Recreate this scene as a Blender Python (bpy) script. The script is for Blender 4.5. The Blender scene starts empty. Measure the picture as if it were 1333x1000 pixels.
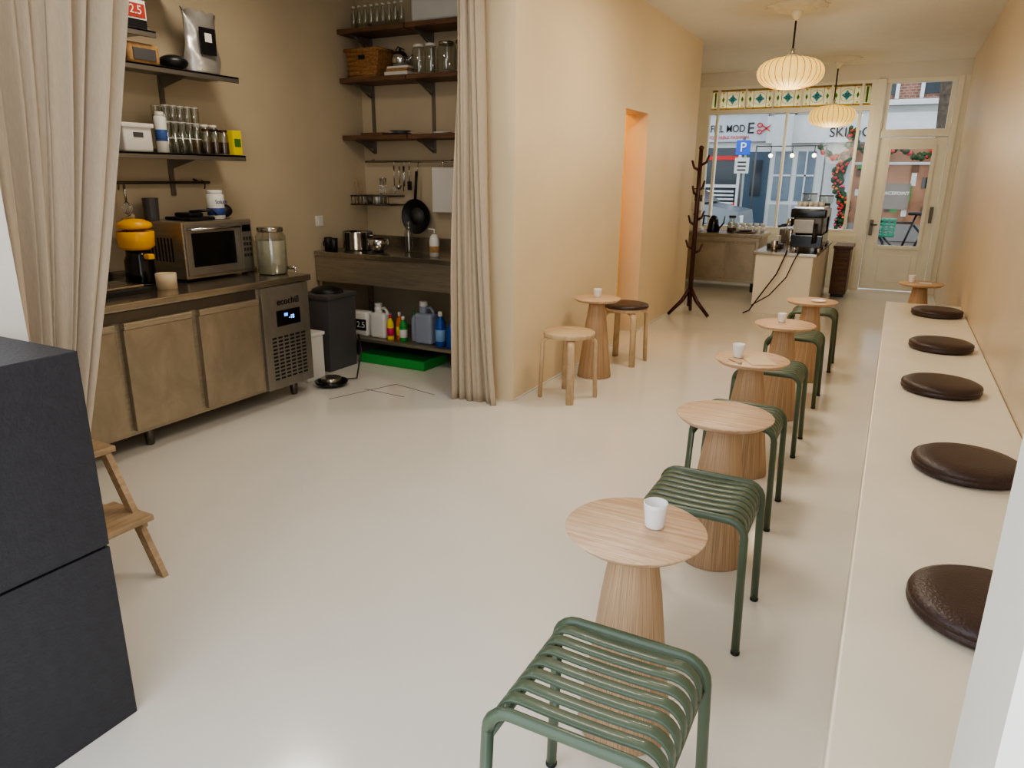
import bpy, bmesh, math, random
from mathutils import Vector, Matrix
random.seed(7)
SC=bpy.context.scene
COL=SC.collection
# ------------------------------------------------------------------ materials
def lin(c): 
    return tuple(((x/255.)/12.92 if x/255.<=.04045 else ((x/255.+.055)/1.055)**2.4) for x in c)
def newmat(n):
    m=bpy.data.materials.new(n); m.use_nodes=True
    nt=m.node_tree; b=nt.nodes['Principled BSDF']; return m,nt,b
def M(n,rgb,rough=.5,metal=0,noise=0.06,nscale=6,bump=0,bscale=60,emit=None,es=0,coat=0,spec=.5):
    m,nt,b=newmat(n); c=lin(rgb)
    b.inputs['Roughness'].default_value=rough; b.inputs['Metallic'].default_value=metal
    b.inputs['Specular IOR Level'].default_value=spec
    if coat: b.inputs['Coat Weight'].default_value=coat
    tc=nt.nodes.new('ShaderNodeTexCoord'); no=nt.nodes.new('ShaderNodeTexNoise'); no.inputs['Scale'].default_value=nscale; no.inputs['Detail'].default_value=5
    nt.links.new(tc.outputs['Object'],no.inputs['Vector'])
    r=nt.nodes.new('ShaderNodeValToRGB'); r.color_ramp.elements[0].position=.3; r.color_ramp.elements[1].position=.7
    r.color_ramp.elements[0].color=(*[x*(1-noise) for x in c],1); r.color_ramp.elements[1].color=(*[min(1,x*(1+noise)) for x in c],1)
    nt.links.new(no.outputs['Fac'],r.inputs['Fac']); nt.links.new(r.outputs['Color'],b.inputs['Base Color'])
    if bump:
        n2=nt.nodes.new('ShaderNodeTexNoise'); n2.inputs['Scale'].default_value=bscale; nt.links.new(tc.outputs['Object'],n2.inputs['Vector'])
        bp=nt.nodes.new('ShaderNodeBump'); bp.inputs['Strength'].default_value=bump; bp.inputs['Distance'].default_value=.01
        nt.links.new(n2.outputs['Fac'],bp.inputs['Height']); nt.links.new(bp.outputs['Normal'],b.inputs['Normal'])
    if emit: 
        b.inputs['Emission Color'].default_value=(*lin(emit),1); b.inputs['Emission Strength'].default_value=es
    return m
def wood(n,c1,c2,scale=(40,3,40),rough=.45,spec=.4,dist=.5,p=(.35,.65),polar=False):
    m,nt,b=newmat(n); b.inputs['Roughness'].default_value=rough; b.inputs['Specular IOR Level'].default_value=spec
    tc=nt.nodes.new('ShaderNodeTexCoord'); mp=nt.nodes.new('ShaderNodeMapping'); mp.inputs['Scale'].default_value=scale
    if polar:
        sp=nt.nodes.new('ShaderNodeSeparateXYZ'); at=nt.nodes.new('ShaderNodeMath'); at.operation='ARCTAN2'; cb=nt.nodes.new('ShaderNodeCombineXYZ')
        nt.links.new(tc.outputs['Object'],sp.inputs[0]); nt.links.new(sp.outputs['X'],at.inputs[0]); nt.links.new(sp.outputs['Y'],at.inputs[1])
        nt.links.new(at.outputs[0],cb.inputs['X']); nt.links.new(sp.outputs['Z'],cb.inputs['Z']); nt.links.new(cb.outputs[0],mp.inputs['Vector'])
    else: nt.links.new(tc.outputs['Object'],mp.inputs['Vector'])
    no=nt.nodes.new('ShaderNodeTexNoise'); no.inputs['Scale'].default_value=1.6; no.inputs['Detail'].default_value=7; no.inputs['Roughness'].default_value=.65; no.inputs['Distortion'].default_value=dist
    nt.links.new(mp.outputs[0],no.inputs['Vector'])
    r=nt.nodes.new('ShaderNodeValToRGB'); r.color_ramp.elements[0].position=p[0]; r.color_ramp.elements[1].position=p[1]
    r.color_ramp.elements[0].color=(*lin(c1),1); r.color_ramp.elements[1].color=(*lin(c2),1)
    nt.links.new(no.outputs['Fac'],r.inputs['Fac']); nt.links.new(r.outputs['Color'],b.inputs['Base Color'])
    bp=nt.nodes.new('ShaderNodeBump'); bp.inputs['Strength'].default_value=.12; bp.inputs['Distance'].default_value=.003
    nt.links.new(no.outputs['Fac'],bp.inputs['Height']); nt.links.new(bp.outputs['Normal'],b.inputs['Normal'])
    return m
def steel(n,rgb,rough=.3,scale=(2,2,60),metal=.9):
    m=wood(n,[x*.88 for x in rgb],rgb,scale,rough); m.node_tree.nodes['Principled BSDF'].inputs['Metallic'].default_value=metal; return m
def glass(n,rgb=(235,240,238),gl=.1,rough=.02):
    m=bpy.data.materials.new(n); m.use_nodes=True; nt=m.node_tree; nt.nodes.clear()
    o=nt.nodes.new('ShaderNodeOutputMaterial'); t=nt.nodes.new('ShaderNodeBsdfTransparent'); g=nt.nodes.new('ShaderNodeBsdfGlossy'); mx=nt.nodes.new('ShaderNodeMixShader')
    t.inputs[0].default_value=(*lin(rgb),1); g.inputs['Roughness'].default_value=rough; mx.inputs[0].default_value=gl
    nt.links.new(t.outputs[0],mx.inputs[1]); nt.links.new(g.outputs[0],mx.inputs[2]); nt.links.new(mx.outputs[0],o.inputs[0]); return m
def trans(n,rgb,f=.75):
    m=bpy.data.materials.new(n); m.use_nodes=True; nt=m.node_tree; nt.nodes.clear()
    o=nt.nodes.new('ShaderNodeOutputMaterial'); t=nt.nodes.new('ShaderNodeBsdfTransparent'); g=nt.nodes.new('ShaderNodeBsdfTranslucent'); mx=nt.nodes.new('ShaderNodeMixShader')
    t.inputs[0].default_value=(*lin(rgb),1); g.inputs[0].default_value=(*lin(rgb),1); mx.inputs[0].default_value=f
    nt.links.new(t.outputs[0],mx.inputs[1]); nt.links.new(g.outputs[0],mx.inputs[2]); nt.links.new(mx.outputs[0],o.inputs[0]); return m
def emis(n,rgb,s):
    return M(n,rgb,.6,emit=rgb,es=s)
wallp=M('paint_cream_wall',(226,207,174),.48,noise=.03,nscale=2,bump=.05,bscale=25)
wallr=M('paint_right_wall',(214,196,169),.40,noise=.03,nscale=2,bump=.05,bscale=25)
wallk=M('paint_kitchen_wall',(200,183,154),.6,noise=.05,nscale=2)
wallw=M('paint_white',(226,222,214),.5,noise=.02)
ceilm=M('paint_ceiling',(226,221,211),.6,noise=.02)
benchm=M('paint_bench',(232,223,204),.3,noise=.03,nscale=5,bump=.08,bscale=12)
frame=M('paint_frame_cream',(238,234,218),.4,noise=.03)
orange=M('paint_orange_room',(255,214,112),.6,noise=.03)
# resin floor
floorm,nt,b=newmat('resin_floor')
tc=nt.nodes.new('ShaderNodeTexCoord'); n1=nt.nodes.new('ShaderNodeTexNoise'); n1.inputs['Scale'].default_value=.9; n1.inputs['Detail'].default_value=4
n2=nt.nodes.new('ShaderNodeTexNoise'); n2.inputs['Scale'].default_value=5; n2.inputs['Detail'].default_value=5
r=nt.nodes.new('ShaderNodeValToRGB'); r.color_ramp.elements[0].position=.3;r.color_ramp.elements[1].position=.75
r.color_ramp.elements[0].color=(*lin((219,213,201)),1); r.color_ramp.elements[1].color=(*lin((228,223,212)),1)
rr=nt.nodes.new('ShaderNodeMapRange'); rr.inputs['To Min'].default_value=.09; rr.inputs['To Max'].default_value=.20
bp=nt.nodes.new('ShaderNodeBump'); bp.inputs['Strength'].default_value=.03; bp.inputs['Distance'].default_value=.01
b.inputs['Specular IOR Level'].default_value=.65
for n in (n1,n2): nt.links.new(tc.outputs['Object'],n.inputs['Vector'])
nt.links.new(n1.outputs['Fac'],r.inputs['Fac']); nt.links.new(r.outputs['Color'],b.inputs['Base Color']); nt.links.new(n2.outputs['Fac'],rr.inputs['Value']); nt.links.new(rr.outputs[0],b.inputs['Roughness'])
nt.links.new(n2.outputs['Fac'],bp.inputs['Height']); nt.links.new(bp.outputs['Normal'],b.inputs['Normal'])
oak_top=wood('oak_top',(188,152,120),(222,192,160),(3,46,20),dist=.8)
oak_v=wood('oak_vertical',(152,122,92),(204,172,138),(26,1,1.6),dist=.25,p=(.38,.62),polar=True)
birch=wood('birch',(188,160,126),(212,186,152),(6,30,6))
stepw=wood('pine_step',(152,128,98),(188,160,128),(30,4,30))
walnut=wood('walnut_shelf_wood',(84,60,44),(120,88,64),(3,30,20),.5)
redwood=wood('dark_red_wood',(46,20,18),(72,32,26),(30,30,3),.35)
brownw=wood('brown_wood',(84,58,44),(110,78,58),(20,20,3),.4)
green=M('green_powdercoat',(80,94,74),.38,noise=.04,coat=.15)
leather=M('brown_leather',(62,44,39),.36,noise=.08,bump=.2,bscale=160)
blackmdf=M('black_stained_mdf',(44,44,49),.5,noise=.12,nscale=40,bump=.2,bscale=110)
steelc=steel('steel_counter',(182,171,152),.36,(3,3,50),.75)
steeld=steel('steel_door',(174,162,142),.38,(2,3,2),.72)
steelp=steel('steel_panel',(158,152,142),.35,(2,3,2),.7)
steelt=steel('steel_top',(182,174,160),.2,(30,2,30))
chrome=M('chrome',(205,205,205),.15,1,noise=.02)
darkst=M('dark_steel',(100,94,86),.35,.8,noise=.05)
shelfst=M('steel_shelf_metal',(140,134,126),.35,.7,noise=.05)
black=M('black_plastic',(24,24,26),.4,noise=.1)
blackg=M('black_gloss',(14,14,16),.15,noise=.1)
greyp=M('grey_plastic',(82,80,80),.5,noise=.05)
white=M('white_plastic',(226,222,214),.4,noise=.02)
cerm=M('ceramic_white',(232,230,226),.3,noise=.02)
yellow=M('yellow_plastic',(246,180,24),.35,noise=.03)
yellow2=M('yellow_label',(238,214,40),.5)
blue=M('blue_plastic',(30,80,160),.4); pink=M('pink_plastic',(206,50,90),.4); greenp=M('green_plastic',(50,150,66),.45); red=M('red_paint',(190,36,36),.5)
orangep=M('orange_plastic',(220,110,30),.5); lav=M('grey_blue_plastic',(150,156,172),.4)
basket=M('wicker',(160,116,70),.7,noise=.4,nscale=60,bump=.6,bscale=120)
cork=M('brown_powder',(64,36,22),.8,noise=.3,nscale=40); tan=M('tan_powder',(168,130,84),.8,noise=.2,nscale=40)
silver=M('silver_pouch',(196,192,186),.3,.6,noise=.1,bump=.5,bscale=12)
paper=M('kraft_paper',(212,190,156),.7); papw=M('paper_white',(228,224,214),.6)
jarg=glass('clear_glass_jar',(238,240,236),.16,.08)
wing=glass('window_glass',(252,254,253),.012,.01)
cord=M('cord_dark',(40,30,24),.6)
# linen
linen,nt,b=newmat('linen_curtain')
b.inputs['Roughness'].default_value=.9
tc=nt.nodes.new('ShaderNodeTexCoord'); mp=nt.nodes.new('ShaderNodeMapping'); mp.inputs['Scale'].default_value=(220,220,30)
no=nt.nodes.new('ShaderNodeTexNoise'); no.inputs['Scale'].default_value=1.; no.inputs['Detail'].default_value=3
r=nt.nodes.new('ShaderNodeValToRGB'); r.color_ramp.elements[0].color=(*lin((194,178,155)),1); r.color_ramp.elements[1].color=(*lin((220,205,184)),1)
nt.links.new(tc.outputs['Object'],mp.inputs['Vector']); nt.links.new(mp.outputs[0],no.inputs['Vector']); nt.links.new(no.outputs['Fac'],r.inputs['Fac']); nt.links.new(r.outputs['Color'],b.inputs['Base Color'])
tr=nt.nodes.new('ShaderNodeBsdfTranslucent'); tr.inputs[0].default_value=(*lin((215,196,168)),1); mx=nt.nodes.new('ShaderNodeMixShader'); mx.inputs[0].default_value=.25
nt.links.new(b.outputs[0],mx.inputs[1]); nt.links.new(tr.outputs[0],mx.inputs[2]); nt.links.new(mx.outputs[0],nt.nodes['Material Output'].inputs[0])
# lamp shade
shade,nt,b=newmat('lamp_shade_warm')
b.inputs['Base Color'].default_value=(*lin((238,212,150)),1); b.inputs['Emission Color'].default_value=(*lin((255,210,110)),1); b.inputs['Emission Strength'].default_value=.95
# ------------------------------------------------------------------ builder
class B:
    def __init__(s,name): s.name=name; s.bm=bmesh.new(); s.mats=[]; s.texts=[]
    def mi(s,m):
        if m not in s.mats: s.mats.append(m)
        return s.mats.index(m)
    def _fin(s,faces,m,smooth):
        i=s.mi(m)
        for f in faces: f.material_index=i; f.smooth=smooth
    def box(s,x0,x1,y0,y1,z0,z1,m,bev=0,rz=0,seg=2):
        cx,cy=(x0+x1)/2,(y0+y1)/2
        mt=Matrix.Translation((cx,cy,(z0+z1)/2))@Matrix.Rotation(rz,4,'Z')@Matrix.Diagonal((abs(x1-x0),abs(y1-y0),abs(z1-z0),1))
        t=bmesh.new(); bmesh.ops.create_cube(t,size=1,matrix=mt)
        if bev: bmesh.ops.bevel(t,geom=t.edges[:],offset=min(bev,.45*min(abs(x1-x0),abs(y1-y0),abs(z1-z0))),segments=seg,affect='EDGES',profile=.6)
        s.merge(t,m,bev>=.012); return s
    def merge(s,t,m,smooth=False,mt=None):
        i=s.mi(m); vm={}
        for v in t.verts: vm[v]=s.bm.verts.new(mt@v.co if mt else v.co)
        for f in t.faces:
            try: g=s.bm.faces.new([vm[v] for v in f.verts])
            except ValueError: continue
            g.material_index=i; g.smooth=smooth
        t.free()
    def lathe(s,cx,cy,prof,m,seg=32,smooth=True,ribs=0,ra=0,axis=None):
        rings=[]
        for (r,z) in prof:
            ring=[]
            for k in range(seg):
                a=2*math.pi*k/seg; rr=max(r,1e-4)*(1+ra*math.cos(ribs*a) if ribs else 1)
                p=Vector((rr*math.cos(a),rr*math.sin(a),z))
                if axis: p=axis@p
                else: p+=Vector((cx,cy,0))
                ring.append(s.bm.verts.new(p))
            rings.append(ring)
        fs=[]
        for a,b2 in zip(rings,rings[1:]):
            for k in range(seg): fs.append(s.bm.faces.new([a[k],a[(k+1)%seg],b2[(k+1)%seg],b2[k]]))
        s._fin(fs,m,smooth); 
        e=[]
        if prof[0][0]>1e-3: e.append(s.bm.faces.new(rings[0][::-1]))
        if prof[-1][0]>1e-3 and m is not jarg: e.append(s.bm.faces.new(rings[-1]))
        s._fin(e,m,False); return s
    def cyl(s,cx,cy,z0,z1,r0,m,r1=None,seg=28):
        r1=r0 if r1 is None else r1; e=min(.004,r0*.2,abs(z1-z0)*.2)
        return s.lathe(cx,cy,[(r0-e,z0),(r0,z0+e),(r1,z1-e),(r1-e,z1)],m,seg)
    def tube(s,pts,r,m,seg=10,closed=False,flat=None):
        pts=[Vector(p) for p in pts]; n=len(pts); rings=[]
        T=[]
        for i in range(n):
            a=pts[i-1] if (i>0 or closed) else pts[i]; c=pts[(i+1)%n] if (i<n-1 or closed) else pts[i]
            T.append((c-a).normalized())
        up=Vector((0,0,1)) if abs(T[0].z)<.9 else Vector((0,1,0))
        N=(up-T[0]*up.dot(T[0])).normalized()
        for i in range(n):
            N=(N-T[i]*N.dot(T[i])).normalized(); Bn=T[i].cross(N)
            rr=r[i] if isinstance(r,(list,tuple)) else r
            fx,fy=flat if flat else (1,1)
            rings.append([s.bm.verts.new(pts[i]+N*rr*fx*math.cos(2*math.pi*k/seg)+Bn*rr*fy*math.sin(2*math.pi*k/seg)) for k in range(seg)])
        fs=[]
        for i in range(n if closed else n-1):
            a,b2=rings[i],rings[(i+1)%n]
            for k in range(seg): fs.append(s.bm.faces.new([a[k],a[(k+1)%seg],b2[(k+1)%seg],b2[k]]))
        s._fin(fs,m,True)
        if not closed: s._fin([s.bm.faces.new(rings[0][::-1]),s.bm.faces.new(rings[-1])],m,False)
        return s
    def ico(s,c,r,m,sub=1,sc=(1,1,1)):
        t=bmesh.new(); bmesh.ops.create_icosphere(t,subdivisions=sub,radius=r,matrix=Matrix.Translation(c)@Matrix.Diagonal((*sc,1))); s.merge(t,m,True); return s
    def poly(s,pts,ext,m,smooth=False):
        t=bmesh.new(); vs=[t.verts.new(p) for p in pts]; f=t.faces.new(vs)
        g=bmesh.ops.extrude_face_region(t,geom=[f]); bmesh.ops.translate(t,verts=[v for v in g['geom'] if isinstance(v,bmesh.types.BMVert)],vec=ext)
        s.merge(t,m,smooth); return s
    def text(s,body,loc,size,m,rot=(math.pi/2,0,0),align='CENTER',nm='lettering',sx=1):
        s.texts.append((body,loc,size,m,rot,align,nm,sx)); return s
    def done(s):
        bmesh.ops.recalc_face_normals(s.bm,faces=s.bm.faces[:])
        co=[v.co for v in s.bm.verts]
        o=Vector(((min(c.x for c in co)+max(c.x for c in co))/2,(min(c.y for c in co)+max(c.y for c in co))/2,min(c.z for c in co)))
        for v in s.bm.verts: v.co-=o
        me=bpy.data.meshes.new(s.name); s.bm.to_mesh(me); s.bm.free()
        for m in s.mats: me.materials.append(m)
        ob=bpy.data.objects.new(s.name,me); ob.location=o; COL.objects.link(ob)
        for body,loc,size,m,rot,al,nm,sx in s.texts:
            cu=bpy.data.curves.new(nm,'FONT'); cu.body=body; cu.size=size; cu.extrude=size*.01; cu.offset=size*.004; cu.align_x=al; cu.align_y='CENTER'; cu.materials.append(m)
            t=bpy.data.objects.new(nm,cu); t.parent=ob; t.location=Vector(loc)-o; t.rotation_euler=rot; t.scale=(sx,1,1); COL.objects.link(t)
        return ob
RX=(math.pi/2,0,math.pi/2)  # text on a face looking +X
def arc(cx,cz,r,a0,a1,n=5):
    return [(cx+r*math.cos(math.radians(a0+(a1-a0)*i/n)),cz+r*math.sin(math.radians(a0+(a1-a0)*i/n))) for i in range(n+1)]
CE=2.82
# ------------------------------------------------------------------ room shell
B('floor').box(-4.3,.8,-2.2,10.95,-.1,0,floorm).done()
B('ceiling').box(-4.3,.8,.6,10.95,CE,CE+.12,ceilm).done()
B('wall_right').box(.56,.72,.8,10.95,0,CE,wallr).done()
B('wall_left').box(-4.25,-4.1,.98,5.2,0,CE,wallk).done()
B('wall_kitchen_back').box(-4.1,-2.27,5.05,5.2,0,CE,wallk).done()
B('wall_kitchen_near').box(-4.1,-2.05,.97,1.06,0,CE,wallw).done()
B('wall_near_right').box(.137,.72,.62,.8,0,CE,wallw).done()
w=B('wall_partition')
w.box(-2.27,-2.07,3.95,5.9,0,CE,wallp).box(-2.27,-2.07,6.5,8.25,0,CE,wallp).box(-2.27,-2.07,5.9,6.5,1.97,CE,wallp).done()
w=B('wall_store_room')
w.box(-3.3,-2.27,5.2,5.26,0,CE,orange).box(-3.3,-2.27,7.2,7.26,0,CE,orange).box(-3.36,-3.3,5.2,7.26,0,CE,orange).box(-2.31,-2.271,5.26,5.9,0,CE,orange).box(-2.31,-2.271,6.5,7.2,0,CE,orange).done()
B('wall_left_front').box(-2.9,-2.75,8.2,10.95,0,CE,wallp).box(-2.9,-2.27,8.1,8.25,0,CE,wallp).done()
B('baseboard_partition').box(-2.07,-2.062,3.97,5.9,0,.012,wallw).box(-2.07,-2.062,6.5,8.25,0,.012,wallw).done()
# front wall
f=B('wall_front')
f.box(-2.75,.56,10.66,10.82,2.64,CE,ceilm).box(-2.75,-2.56,10.66,10.82,0,2.64,frame).box(-2.56,-.44,10.62,10.84,0,.7,frame).box(.5,.56,10.66,10.82,0,2.64,frame).done()
# window 1 : big shop window + stained glass
wi=B('window_1')
x0,x1=-2.56,-.44
for a,b_ in ((x0,x0+.05),(-2.42,-2.385),(-.615,-.58),(x1-.05,x1)): wi.box(a,b_,10.66,10.76,.7,2.64,frame,.004)
for a,b_ in ((.7,.78),(2.28,2.34),(2.6,2.64)): wi.box(x0,x1,10.655,10.765,a,b_,frame,.004)
wi.box(-1.5,-1.47,10.67,10.75,.78,2.28,frame,.003)
wi.box(x0,x1,10.70,10.706,.78,2.28,wing)
wi.done()
gy=trans('stained_amber',(248,240,206),.55); gg=trans('stained_green',(140,178,122),.8); gb=trans('stained_blue',(140,190,222),.8); gp=trans('stained_gold',(236,206,128),.8)
lead=M('lead_came',(110,106,92),.5,.3)
st=B('stained_glass_transom')
edges=[-2.51,-2.40,-2.04,-1.68,-1.32,-.96,-.60,-.49]
for a,b_ in zip(edges,edges[1:]):
    a+=.008;b_-=.008;z0,z1=2.345,2.595;y=10.71;c=(a+b_)/2;zm=(z0+z1)/2
    st.poly([(a,y,z0),(b_,y,z0),(b_,y,z1),(a,y,z1)],Vector((0,.001,0)),gy)
    st.box(a,b_,y-.006,y-.003,z0,z0+.016,gp).box(a,b_,y-.006,y-.003,z1-.016,z1,gp)
    for zz in (z0,z0+.017,z1-.017,z1): st.box(a,b_,y-.01,y,zz-.002,zz+.002,lead)
    if b_-a<.15: 
        st.box(c-.012,c+.012,y-.007,y-.003,z0+.03,z1-.03,gg); continue
    q=(b_-a)*.26
    for xx in (a,a+q,b_-q,b_): st.box(xx-.002,xx+.002,y-.01,y,z0,z1,lead)
    for sx in(-1,1):
        xx=c+sx*((b_-a)/2-q/2)
        st.poly([(xx-.018,y-.008,zm),(xx,y-.008,zm-.04),(xx+.018,y-.008,zm),(xx,y-.008,zm+.04)],Vector((0,-.003,0)),gg)
        st.poly([(xx-.02,y-.008,z0+.03),(xx+.02,y-.008,z0+.03),(xx,y-.008,z0+.055)],Vector((0,-.003,0)),gp).poly([(xx-.02,y-.008,z1-.03),(xx+.02,y-.008,z1-.03),(xx,y-.008,z1-.055)],Vector((0,-.003,0)),gp)
    d=.066
    for k_ in range(4):
        an=k_*math.pi/2; dx,dz=math.cos(an)*d,math.sin(an)*d; ox,oz=-math.sin(an)*.022,math.cos(an)*.022
        st.poly([(c,y-.012,zm),(c+dx*.5+ox,y-.012,zm+dz*.5+oz),(c+dx,y-.012,zm+dz),(c+dx*.5-ox,y-.012,zm+dz*.5-oz)],Vector((0,-.003,0)),gb)
        an+=math.pi/4; dx,dz=math.cos(an)*d*.7,math.sin(an)*d*.7; ox,oz=-math.sin(an)*.009,math.cos(an)*.009
        st.poly([(c,y-.017,zm),(c+dx*.5+ox,y-.017,zm+dz*.5+oz),(c+dx,y-.017,zm+dz),(c+dx*.5-ox,y-.017,zm+dz*.5-oz)],Vector((0,-.003,0)),gg)
    st.tube([(c+.078*math.cos(t_*math.pi/10),y-.01,zm+.078*math.sin(t_*math.pi/10)) for t_ in range(20)],.002,lead,5,True)
for xx in edges: st.box(xx-.012,xx+.012,10.68,10.74,2.34,2.6,frame)
st.done()
w2=B('window_2')
w2.box(-.44,-.335,10.64,10.84,0,2.64,frame,.004).box(.435,.5,10.64,10.84,0,2.64,frame,.004).box(-.335,.435,10.66,10.8,1.95,2.04,frame,.004).box(-.335,.435,10.66,10.8,2.59,2.64,frame,.004)
w2.box(-.33,-.28,10.68,10.76,2.04,2.59,frame,.003).box(.38,.43,10.68,10.76,2.04,2.59,frame,.003).box(-.28,.38,10.71,10.715,2.04,2.59,wing)
w2.done()
d=B('door_1')
X0,X1=-.33,.43
d.box(X0,X0+.12,10.68,10.73,.02,1.94,frame,.004).box(X1-.12,X1,10.68,10.73,.02,1.94,frame,.004).box(X0+.12,X1-.12,10.68,10.73,.02,.58,frame,.004).box(X0+.12,X1-.12,10.68,10.73,1.82,1.94,frame,.004)
d.box(X0+.19,X1-.19,10.67,10.69,.12,.48,frame,.008)
for a,b_,c_,e in ((X0+.105,X0+.15,.555,1.845),(X1-.15,X1-.105,.555,1.845),(X0+.15,X1-.15,.555,.6),(X0+.15,X1-.15,1.8,1.845)): d.box(a,b_,10.665,10.69,c_,e,frame,.004)
d.box(X0+.12,X1-.12,10.7,10.706,.58,1.82,wing)
d.box(X0+.03,X0+.07,10.66,10.68,.72,.92,darkst,.004).tube([(X0+.05,10.67,.86),(X0+.05,10.62,.86),(X0+.12,10.62,.86)],.009,darkst)
d.box(X1-.07,X1-.03,10.66,10.68,.9,1.1,darkst,.004)
d.done()
# ------------------------------------------------------------------ bench + cushions
be=B('built_in_bench')
be.box(.024,.556,.803,6.66,0,.42,benchm,.004).box(.02,.556,.803,6.67,.42,.45,benchm,.006).done()
for cx,cy in ((.315,1.775),(.335,2.76),(.30,3.85),(.34,4.87),(.365,6.13)):
    c=B('round_seat_cushion'); R=.172
    c.lathe(cx,cy,[(.02,.452),(R-.016,.452),(R-.003,.460),(R,.469),(R-.004,.474),(R-.0035,.478),(R,.483),(R-.003,.492),(R-.022,.502),(R*.6,.508),(.001,.509)],leather,56).done()
# ------------------------------------------------------------------ tables
def table(x,y,ry=.18,H=.585,rb=.125):
    t=B('pedestal_side_table')
    t.lathe(x,y,[(.01,H-.022),(ry-.02,H-.022),(ry-.002,H-.006),(ry,H-.003),(ry-.003,H),(.001,H)],oak_top,64)
    t.lathe(x,y,[(rb-.003,0),(rb,.004),(rb*.80,.2),(rb*.62,.4),(.058,H-.06),(.056,H-.022)],oak_v,56)
    return t.done()
TB=[(-.468,1.56),(-.46,2.57),(-.525,3.5),(-.505,4.5),(-.455,5.5),(.26,6.95),(-1.84,4.82)]
for x,y in TB: table(x,y,.17 if x<-1 else .175)
def cup(x,y,z,r=.03,h=.066):
    c=B('espresso_cup')
    prof=[(r*.72,z),(r*.78,z+.003)]
    for i in range(7): prof+= [(r*(.8+.2*i/7)+.0008*(i%2),z+h*(.08+.9*i/7))]
    prof+=[(r,z+h),(r-.003,z+h),(r*.72,z+.008),(.001,z+.007)]
    c.lathe(x,y,prof,cerm,28).done()
Ht=.586
cup(-.428,1.585,Ht); cup(-.59,3.49,Ht); cup(-.53,4.53,Ht,.026,.055); cup(-1.85,4.85,Ht,.03,.06); cup(.19,6.97,Ht,.028,.06); 
B('napkin').box(-.55,-.43,3.38,3.55,Ht,Ht+.002,paper,rz=.5).done()
B('wooden_spoon').tube([(-.62,3.42,Ht+.004),(-.57,3.37,Ht+.004),(-.55,3.35,Ht+.006)],[.003,.003,.007],birch,6).done()
B('small_dish').lathe(-.41,5.46,[(.03,Ht),(.05,Ht+.01),(.047,Ht+.01),(.001,Ht+.003)],cerm,24).done()
B('table_card').box(.25,.34,6.9,6.98,Ht,Ht+.003,papw).done()
# ------------------------------------------------------------------ green slatted stools
def stool(x0,x1,y0,y1,H=.452):
    s=B('green_slatted_stool'); r=.0128; R=.05
    for y in (y0,y1):
        sp=.012 if y==y1 else -.012
        pts=[(x0-.012,y+sp,0),(x0,y,H-R-r)]+[(a,y,c) for a,c in arc(x0+R,H-R-r,R,180,90)]+[(a,y,c) for a,c in arc(x1-R,H-R-r,R,90,0)]+[(x1+.012,y+sp,0)]
        s.tube(pts,r,green,12)
        for q,dx in ((x0-.012,0),(x1+.012,0)): s.cyl(q,y+sp,0,.012,r*1.12,black,seg=12)
    zt=H-.075
    for x in (x0+.006,x1-.006): s.tube([(x,y0,zt),(x,y1,zt)],.008,green,8)
    n=7; w=.0285; th=.004
    for i in range(n):
        yc=y0+(y1-y0)*(i+1)/(n+1)
        R2=.045; a0=x0+.004;a1=x1-.004; zz=H-R2-.006
        pts=[(a0,yc,zt)]+[(a,yc,c) for a,c in arc(a0+R2,zz,R2,180,90)]
        m1=(a0+a1)/2; pts+=[(m1-.06,yc,H-.009),(m1,yc,H-.010),(m1+.06,yc,H-.009)]
        pts+=[(a,yc,c) for a,c in arc(a1-R2,zz,R2,90,0)]+[(a1,yc,zt)]
        P=[Vector(p) for p in pts]; rings=[]
        for k in range(len(P)):
            t=(P[min(k+1,len(P)-1)]-P[max(k-1,0)]).normalized(); N=Vector((-t.z,0,t.x))
            rings.append([s.bm.verts.new(P[k]+Vector((0,sy*w/2,0))+N*sn*th) for sy,sn in ((-1,-.6),(-.85,-1),(.85,-1),(1,-.6),(1,.6),(.85,1),(-.85,1),(-1,.6))])
        fs=[]
        for a,b2 in zip(rings,rings[1:]):
            for k in range(8): fs.append(s.bm.faces.new([a[k],a[(k+1)%8],b2[(k+1)%8],b2[k]]))
        s._fin(fs,green,True)
    s.done()
for q in ((-.567,-.222,.99,1.32),(-.605,-.27,2.01,2.32),(-.65,-.315,2.9,3.2),(-.655,-.325,3.82,4.12),(-.64,-.32,4.78,5.08),(-.63,-.31,5.8,6.1)): stool(*q)
# ------------------------------------------------------------------ bentwood stools
def bstool(x,y,rot,seatm,cush=False):
    s=B('bentwood_stool'); H=.45; R=.17
    s.lathe(x,y,[(R-.005,H-.03),(R,H-.025),(R,H-.004),(R-.004,H),(.001,H)],birch,48)
    if cush: s.lathe(x,y,[(R+.002,H-.004),(R+.008,H+.004),(R+.004,H+.02),(R-.03,H+.028),(.001,H+.03)],leather,48)
    for k in range(4):
        a=rot+k*math.pi/2; d=Vector((math.cos(a),math.sin(a),0)); 
        pts=[d*.08+Vector((0,0,H-.04))]
        for j in range(6):
            an=math.radians(90-15*j-7); pts.append(d*(.13+.045*math.cos(an))+Vector((0,0,H-.085+.045*math.sin(an))))
        pts.append(d*.185)
        s.tube([p+Vector((x,y,0)) for p in pts],.019,birch,8,flat=(.75,1.35))
    s.done()
bstool(-1.80,4.23,math.radians(28),birch); bstool(-1.79,5.33,math.radians(40),birch,True)
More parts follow.
